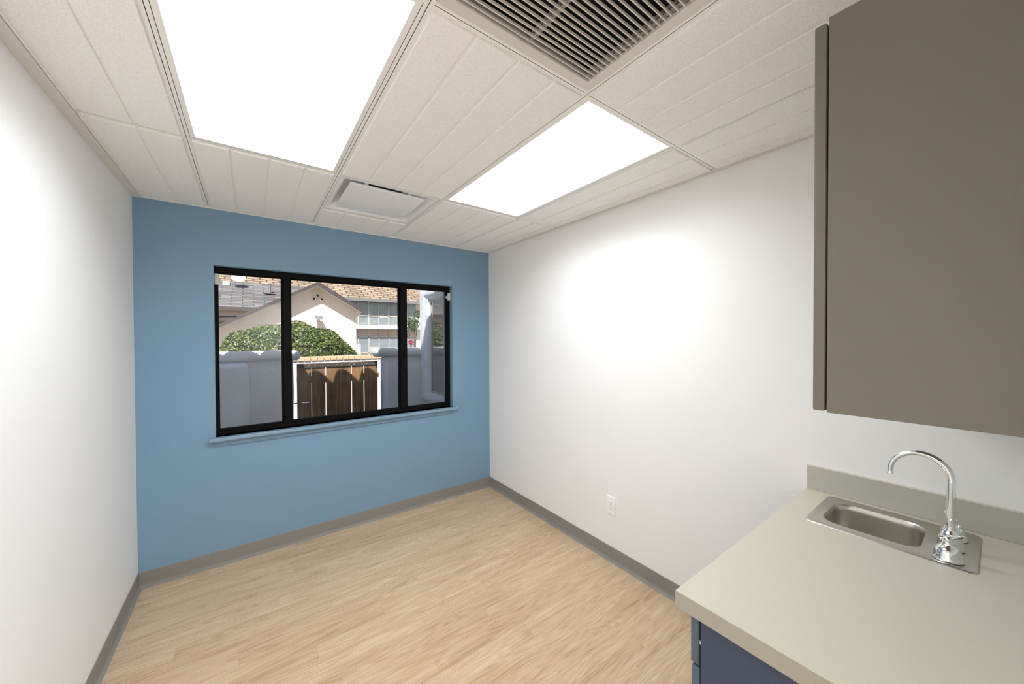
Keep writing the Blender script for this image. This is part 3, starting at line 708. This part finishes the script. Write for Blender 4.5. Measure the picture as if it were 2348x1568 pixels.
for v in cr.bm.verts:
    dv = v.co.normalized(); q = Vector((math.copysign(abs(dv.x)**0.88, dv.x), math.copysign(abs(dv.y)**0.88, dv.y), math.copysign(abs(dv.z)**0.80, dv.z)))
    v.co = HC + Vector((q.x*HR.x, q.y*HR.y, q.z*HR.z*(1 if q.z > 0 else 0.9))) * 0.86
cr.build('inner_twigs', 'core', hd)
leaf_cloud('leaves', 'leaf', hd, hsurf, 9000, 0.062)
leaf_cloud('young_leaves', 'leafyellow', hd, lambda: hsurf(0.05), 3600, 0.055)
for dx in (-0.4, 0.0, 0.45): MB().tube([(0.80 + dx, 5.6, -0.2), (0.80 + dx*1.1, 5.62, 0.5)], [0.035, 0.025], 8).build('trunk', 'stem', hd)

# bay window with moulded stucco surround, on the wing to the right
struct(MB().box(2.24, 2.44, YB + 0.2, 2.95, -0.2, 2.70).build('wall_wing', 'stucco'))
bay = thing('bay_window', (2.2, 1.98, 0.68), 'white stucco bay window surround beside the garden wall with dark reflecting glass', 'bay window')
def bl(x, cy_, cz_, hy, hz, r): return [(x, p[0], p[1]) for p in rr(cy_, cz_, hy, hz, r, 6)]
MB().loft([bl(2.30, 2.0, 1.445, 0.735, 0.765, 0.06), bl(2.190, 2.0, 1.445, 0.735, 0.765, 0.06), bl(2.172, 2.0, 1.445, 0.731, 0.761, 0.06), bl(2.159, 2.0, 1.445, 0.722, 0.752, 0.055), bl(2.152, 2.0, 1.445, 0.706, 0.738, 0.05),
           bl(2.150, 2.0, 1.445, 0.685, 0.722, 0.045), bl(2.152, 2.0, 1.443, 0.600, 0.690, 0.03), bl(2.160, 2.0, 1.442, 0.590, 0.684, 0.03), bl(2.172, 2.0, 1.437, 0.510, 0.645, 0.012), bl(2.200, 2.0, 1.435, 0.480, 0.630, 0.006), bl(2.232, 2.0, 1.435, 0.478, 0.628, 0.006)]).build('surround', 'stucco', bay, smooth=True, angle=18)
MB().loft([bl(2.228, 2.0, 1.435, 0.478, 0.628, 0.003), bl(2.203, 2.0, 1.435, 0.478, 0.628, 0.003), bl(2.203, 2.0, 1.435, 0.455, 0.605, 0.003), bl(2.224, 2.0, 1.435, 0.455, 0.605, 0.003)]).build('frame', 'bayframe', bay)
MB().box(2.210, 2.214, 2.0 - 0.455, 2.0 + 0.455, 0.83, 2.04).build('pane', 'mirrorglass', bay)

# climbing bougainvillea against the far lawn
bo = thing('bougainvillea', (3.68, 7.0, -0.2), 'thin climbing plant with pink blossom seen right of the window mullion', 'plant')
for k, sw in enumerate((0.0, 0.10, -0.10)):
    pp = [(3.70 + sw*0.3*math.sin(z*3 + k) + sw*max(0, z)*0.5, 7.0 + 0.05*k, z) for z in [-0.2 + 0.2*i for i in range(13)]]
    MB().tube(pp, [0.022 - 0.0012*i for i in range(13)], 6).build('branch', 'stem', bo)
def bcl(c, r):
    def f():
        dv = Vector((random.gauss(0, 1), random.gauss(0, 1), random.gauss(0, 1))).normalized() * r * random.random()**0.4
        return Vector(c) + Vector((dv.x, dv.y*0.6, dv.z*1.0)), dv.normalized()
    return f
leaf_cloud('leaves', 'leaf', bo, bcl((3.66, 7.0, 1.92), 0.20), 260, 0.085)
leaf_cloud('leaves', 'leaf', bo, bcl((3.79, 7.0, 2.22), 0.12), 60, 0.08)
leaf_cloud('blossom', 'bloom', bo, bcl((3.61, 7.0, 1.44), 0.085), 60, 0.06)
leaf_cloud('blossom', 'bloom', bo, bcl((3.60, 7.0, 1.75), 0.08), 12, 0.05)

# gabled house
YH = 13.9; OV = 0.45
hs = thing('gabled_house', (1.0, YH, -0.2), 'cream stucco house with a gable roof behind the shrub', 'house')
apex = (2.345, 3.735)
sl_l = (3.735 - 2.016) / (2.345 + 0.668); sl_r = (3.735 - 2.734) / (3.983 - 2.345)
XHL, XHR = -6.5, 3.80
def roofz(x): return apex[1] - (sl_l*(apex[0]-x) if x < apex[0] else sl_r*(x-apex[0]))
# wall outline with an arched opening on its left part
acx, ahw, asp = -2.05, 1.42, 0.75
arch = [(acx + ahw*math.cos(math.radians(a)), asp + ahw*0.92*math.sin(math.radians(a))) for a in range(0, 181, 10)]
mb = MB()
zc = lambda x: roofz(x) - 0.10
mb.poly([(acx + ahw, -0.2), (XHR, -0.2), (XHR, zc(XHR)), (apex[0], zc(apex[0])), (acx + ahw + 0.001, zc(acx + ahw)), (acx + ahw, asp)], YH, YH + 0.3)
topx = [p[0] for p in arch]
for (p, q) in zip(arch[:-1], arch[1:]):
    mb.poly([p, (p[0], max(zc(p[0]), p[1] + 0.02)), (q[0], max(zc(q[0]), q[1] + 0.02)), q], YH, YH + 0.3)
mb.build('front_wall', 'cream', hs)
MB().box(XHL, acx - ahw, YH, YH + 0.3, -0.2, 0.9).build('low_wall', 'cream', hs)
MB().box(XHL, 0.2, YH + 1.6, YH + 1.8, -0.2, 2.0).build('porch_wall', 'peach', hs)
MB().box(XHR - 0.3, XHR, YH + 0.3, YH + 3.4, -0.2, zc(XHR)).build('side_wall', 'cream', hs)
def roof_plane(xa, xb, za, zb, th, y0, y1):
    return MB().poly([(xa, za), (xb, zb), (xb, zb - th), (xa, za - th)], y0, y1)
xe, ze = 3.985, roofz(3.985)
roof_plane(XHL, apex[0], roofz(XHL), apex[1], 0.07, YH - OV, YH + 3.5).build('roof_slope', 'fascia', hs)
roof_plane(apex[0], xe, apex[1], ze, 0.07, YH - OV, YH + 3.5).build('roof_slope', 'fascia', hs)
roof_plane(XHL, apex[0], roofz(XHL) - 0.07, apex[1] - 0.07, 0.075, YH - OV + 0.02, YH).build('rake_soffit', 'soffit', hs)
roof_plane(apex[0], xe - 0.03, apex[1] - 0.07, roofz(xe - 0.03) - 0.07, 0.075, YH - OV + 0.02, YH).build('rake_soffit', 'soffit', hs)
roof_plane(apex[0], xe, apex[1] + 0.01, ze + 0.01, 0.17, YH - OV - 0.03, YH - OV).build('rake_board', 'fascia', hs)
roof_plane(XHL, apex[0], roofz(XHL) + 0.01, apex[1] + 0.01, 0.10, YH - OV - 0.03, YH - OV).build('rake_board', 'fascia', hs)
MB().poly([(XHR - 0.02, 2.42), (XHR - 0.02, 2.70), (3.97, 2.66), (3.93, 2.56), (3.86, 2.50)], YH - 0.12, YH + 0.3).build('corbel', 'cream', hs)
vm = MB().loft([[(r*math.cos(2*math.pi*k/14), yy, r*math.sin(2*math.pi*k/14)) for k in range(14)] for r, yy in ((0.075, 0.0), (0.075, -0.10), (0.052, -0.10), (0.052, -0.02))])
bmesh.ops.recalc_face_normals(vm.bm, faces=list(vm.bm.faces))
vme = bpy.data.meshes.new('vent_pipe'); vm.bm.to_mesh(vme); vm.bm.free(); vme.materials.append(M['cream'])
dm = MB().lathe((0, 0, 0), ((0.051, 0), (0.051, 0.004)), 12); bmesh.ops.rotate(dm.bm, verts=list(dm.bm.verts), cent=(0, 0, 0), matrix=Matrix.Rotation(math.radians(90), 3, 'X'))
dme = bpy.data.meshes.new('vent_hole'); dm.bm.to_mesh(dme); dm.bm.free(); dme.materials.append(M['dark'])
for x, z in ((2.368, 3.25), (2.238, 3.11), (2.505, 3.11)):
    vp = inst('vent_pipe', vme, hs, (x, YH, z)); inst('vent_hole', dme, vp, (x, YH - 0.025, z))
lp = MB().tube([(2.36, YH, 2.44), (2.36, YH - 0.10, 2.43), (2.40, YH - 0.22, 2.40)], 0.03, 8).build('wall_lamp', 'whitepaint', hs)
MB().tube([(2.30, YH - 0.12, 2.44), (2.30, YH - 0.30, 2.38)], [0.04, 0.085], 12).build('lamp_head', 'bayframe', lp)
MB().tube([(2.44, YH - 0.14, 2.42), (2.44, YH - 0.30, 2.36)], [0.04, 0.085], 12).build('lamp_head', 'bayframe', lp)
tag(MB().box(3.36, 3.515, 11.9, 12.2, -0.2, 1.315, 0.01, 1).build('garden_post', 'whitepaint', origin=(3.44, 12.05, -0.2)), 'short white square post at the right corner of the cream house', 'post')
# lean-to roof at far left under the grey roof
lr = thing('porch_roof', (-1.5, 16.5, -0.2), 'small dark edged porch roof at the far left below the grey shingle roof', 'roof')
MB().poly([(-4.5, 2.42), (0.55, 2.62), (0.55, 2.52), (-4.5, 2.32)], 16.2, 17.6).build('roof_board', 'fascia', lr)
MB().poly([(-4.5, 2.18), (0.0, 2.36), (0.0, 2.29), (-4.5, 2.11)], 16.0, 16.2).build('beam', 'fascia', lr)
MB().box(-4.4, 0.5, 17.4, 17.6, -0.2, 2.42).build('porch_wall', 'cream', lr)

# grey-shingled house further back
gh = thing('shingled_house', (-2, 18, -0.2), 'house with a grey shingle roof at the upper left of the view', 'house')
def slope_plane(name, m, parent, x0, x1, y0, z0, y1, z1, th=0.12, x0b=None):
    o = bpy.data.objects.new(name, None)
    L = math.hypot(y1 - y0, z1 - z0); a = math.atan2(z1 - z0, y1 - y0)
    mb = MB().box(0, x1 - x0, 0, L, -th, 0)
    me = bpy.data.meshes.new(name); bmesh.ops.recalc_face_normals(mb.bm, faces=list(mb.bm.faces)); mb.bm.to_mesh(me); mb.bm.free(); me.materials.append(M[m])
    return inst(name, me, parent, (x0, y0, z0), rot=(a, 0, 0))
slope_plane('roof_slope', 'grayroof', gh, -9, 4.2, 18.0, 2.97, 22.0, 4.56)
MB().box(-9, 4.2, 17.96, 18.0, 2.80, 2.97).build('eave_board', 'fascia', gh)
MB().box(-9, 4.2, 21.95, 22.05, 4.50, 4.60).build('ridge_cap', 'greymetal', gh)
MB().box(-9, 4.0, 18.4, 18.7, -0.2, 2.86).build('front_wall', 'cream', gh)
MB().lathe((1.037, 20.3, 3.86), ((0.30, 0.0), (0.09, 0.06), (0.06, 0.07), (0.06, 0.50), (0.075, 0.51), (0.075, 0.56)), 14).build('vent_stack', 'greymetal', gh, smooth=True, angle=40)
MB().box(-0.92, -0.62, 21.3, 21.7, 4.28, 4.50, 0.03, 2).build('roof_vent', 'whitepaint', gh)
# satellite dish
sd = thing('satellite_dish', (-0.3, 21.3, 4.3), 'white satellite dish on the grey shingle roof', 'satellite dish')
prof = [(r, 0.55*r*r) for r in (0.0001, 0.08, 0.16, 0.22, 0.27)]
dmb = MB().loft([[(r*1.15*math.cos(2*math.pi*k/24), r*math.sin(2*math.pi*k/24), z) for k in range(24)] for r, z in prof + [(0.275, 0.04), (0.2, 0.012), (0.05, -0.02)]])
bmesh.ops.rotate(dmb.bm, verts=list(dmb.bm.verts), cent=(0, 0, 0), matrix=Matrix.Rotation(math.radians(62), 3, 'X') )
bmesh.ops.rotate(dmb.bm, verts=list(dmb.bm.verts), cent=(0, 0, 0), matrix=Matrix.Rotation(math.radians(-28), 3, 'Z') )
bmesh.ops.rotate(dmb.bm, verts=list(dmb.bm.verts), cent=(0, 0, 0), matrix=Matrix.Rotation(math.radians(28), 3, 'Y') )
bmesh.ops.translate(dmb.bm, verts=list(dmb.bm.verts), vec=(-0.26, 21.0, 4.66))
dmb.build('reflector', 'whitepaint', sd, smooth=True, angle=50)
MB().tube([(-0.40, 21.3, 4.30), (-0.40, 21.25, 4.50), (-0.28, 21.1, 4.62)], 0.028, 8).build('mast', 'metal', sd)
MB().tube([(-0.28, 21.0, 4.48), (-0.42, 20.65, 4.50)], 0.015, 6).build('feed_arm', 'metal', sd)

# long two-storey apartment block
ab = thing('apartment_block', (8, 28.3, -0.2), 'long two storey apartment block with tan shingle roof and rows of tall windows', 'building')
slope_plane('roof_slope', 'tanroof', ab, -14, 30, 27.7, 4.72, 37.0, 9.6, 0.18)
MB().box(-14, 30, 27.66, 27.72, 4.50, 4.72).build('gutter', 'greymetal', ab)
MB().box(-14, 30, 28.5, 28.9, -0.2, 4.9).build('wall', 'cream', ab)
MB().box(5.2, 30, 27.85, 28.5, 2.29, 2.60).build('balcony_slab', 'whitepaint', ab)
W0 = 7.215 - 0.81*2; PWD = 0.81
for k in range(10):
    a = W0 + k*PWD; b = a + PWD
    if a < 11.4:
        MB().box(a + 0.04, b - 0.04, 28.44, 28.5, 3.42, 4.58).build('pane', 'pane', ab)
        p2 = MB().box(a + 0.04, b - 0.04, 28.44, 28.5, 2.62, 3.34).build('pane', 'panelow' if k in (4, 7) else 'pane', ab)
        if k in (4, 7):
            for z in (2.62, 3.28): MB().box(a + 0.05, b - 0.05, 28.41, 28.45, z, z + 0.06).build('sash_rail', 'mullion', p2)
        MB().box(a + 0.04, b - 0.04, 28.44, 28.5, 1.68, 2.25).build('infill_panel', 'infill', ab)
        p3 = MB().box(a + 0.04, b - 0.04, 28.44, 28.5, 0.40, 1.62).build('pane', 'panelow', ab)
        if k == 3:
            for z in (0.78, 1.54): MB().box(a + 0.05, b - 0.05, 28.41, 28.45, z, z + 0.06).build('sash_rail', 'mullion', p3)
            MB().box(a + 0.06, b - 0.06, 28.42, 28.44, 0.42, 0.78).build('lower_pane', 'bayframe', p3)
        MB().box(a - 0.04, a + 0.04, 28.40, 28.5, 2.60, 4.66).build('mullion', 'mullion', ab)
        MB().box(a - 0.035, a + 0.035, 28.40, 28.5, 0.0, 2.29).build('mullion', 'mullion', ab)
MB().box(W0, 11.9, 28.40, 28.5, 3.34, 3.42).build('transom', 'mullion', ab)
MB().box(W0, 11.9, 28.40, 28.5, 1.62, 1.68).build('transom', 'mullion', ab)
MB().box(W0, 11.9, 28.40, 28.5, 0.32, 0.40).build('transom', 'mullion', ab)
MB().box(W0, 11.9, 28.42, 28.5, 4.58, 4.66).build('transom', 'mullion', ab)
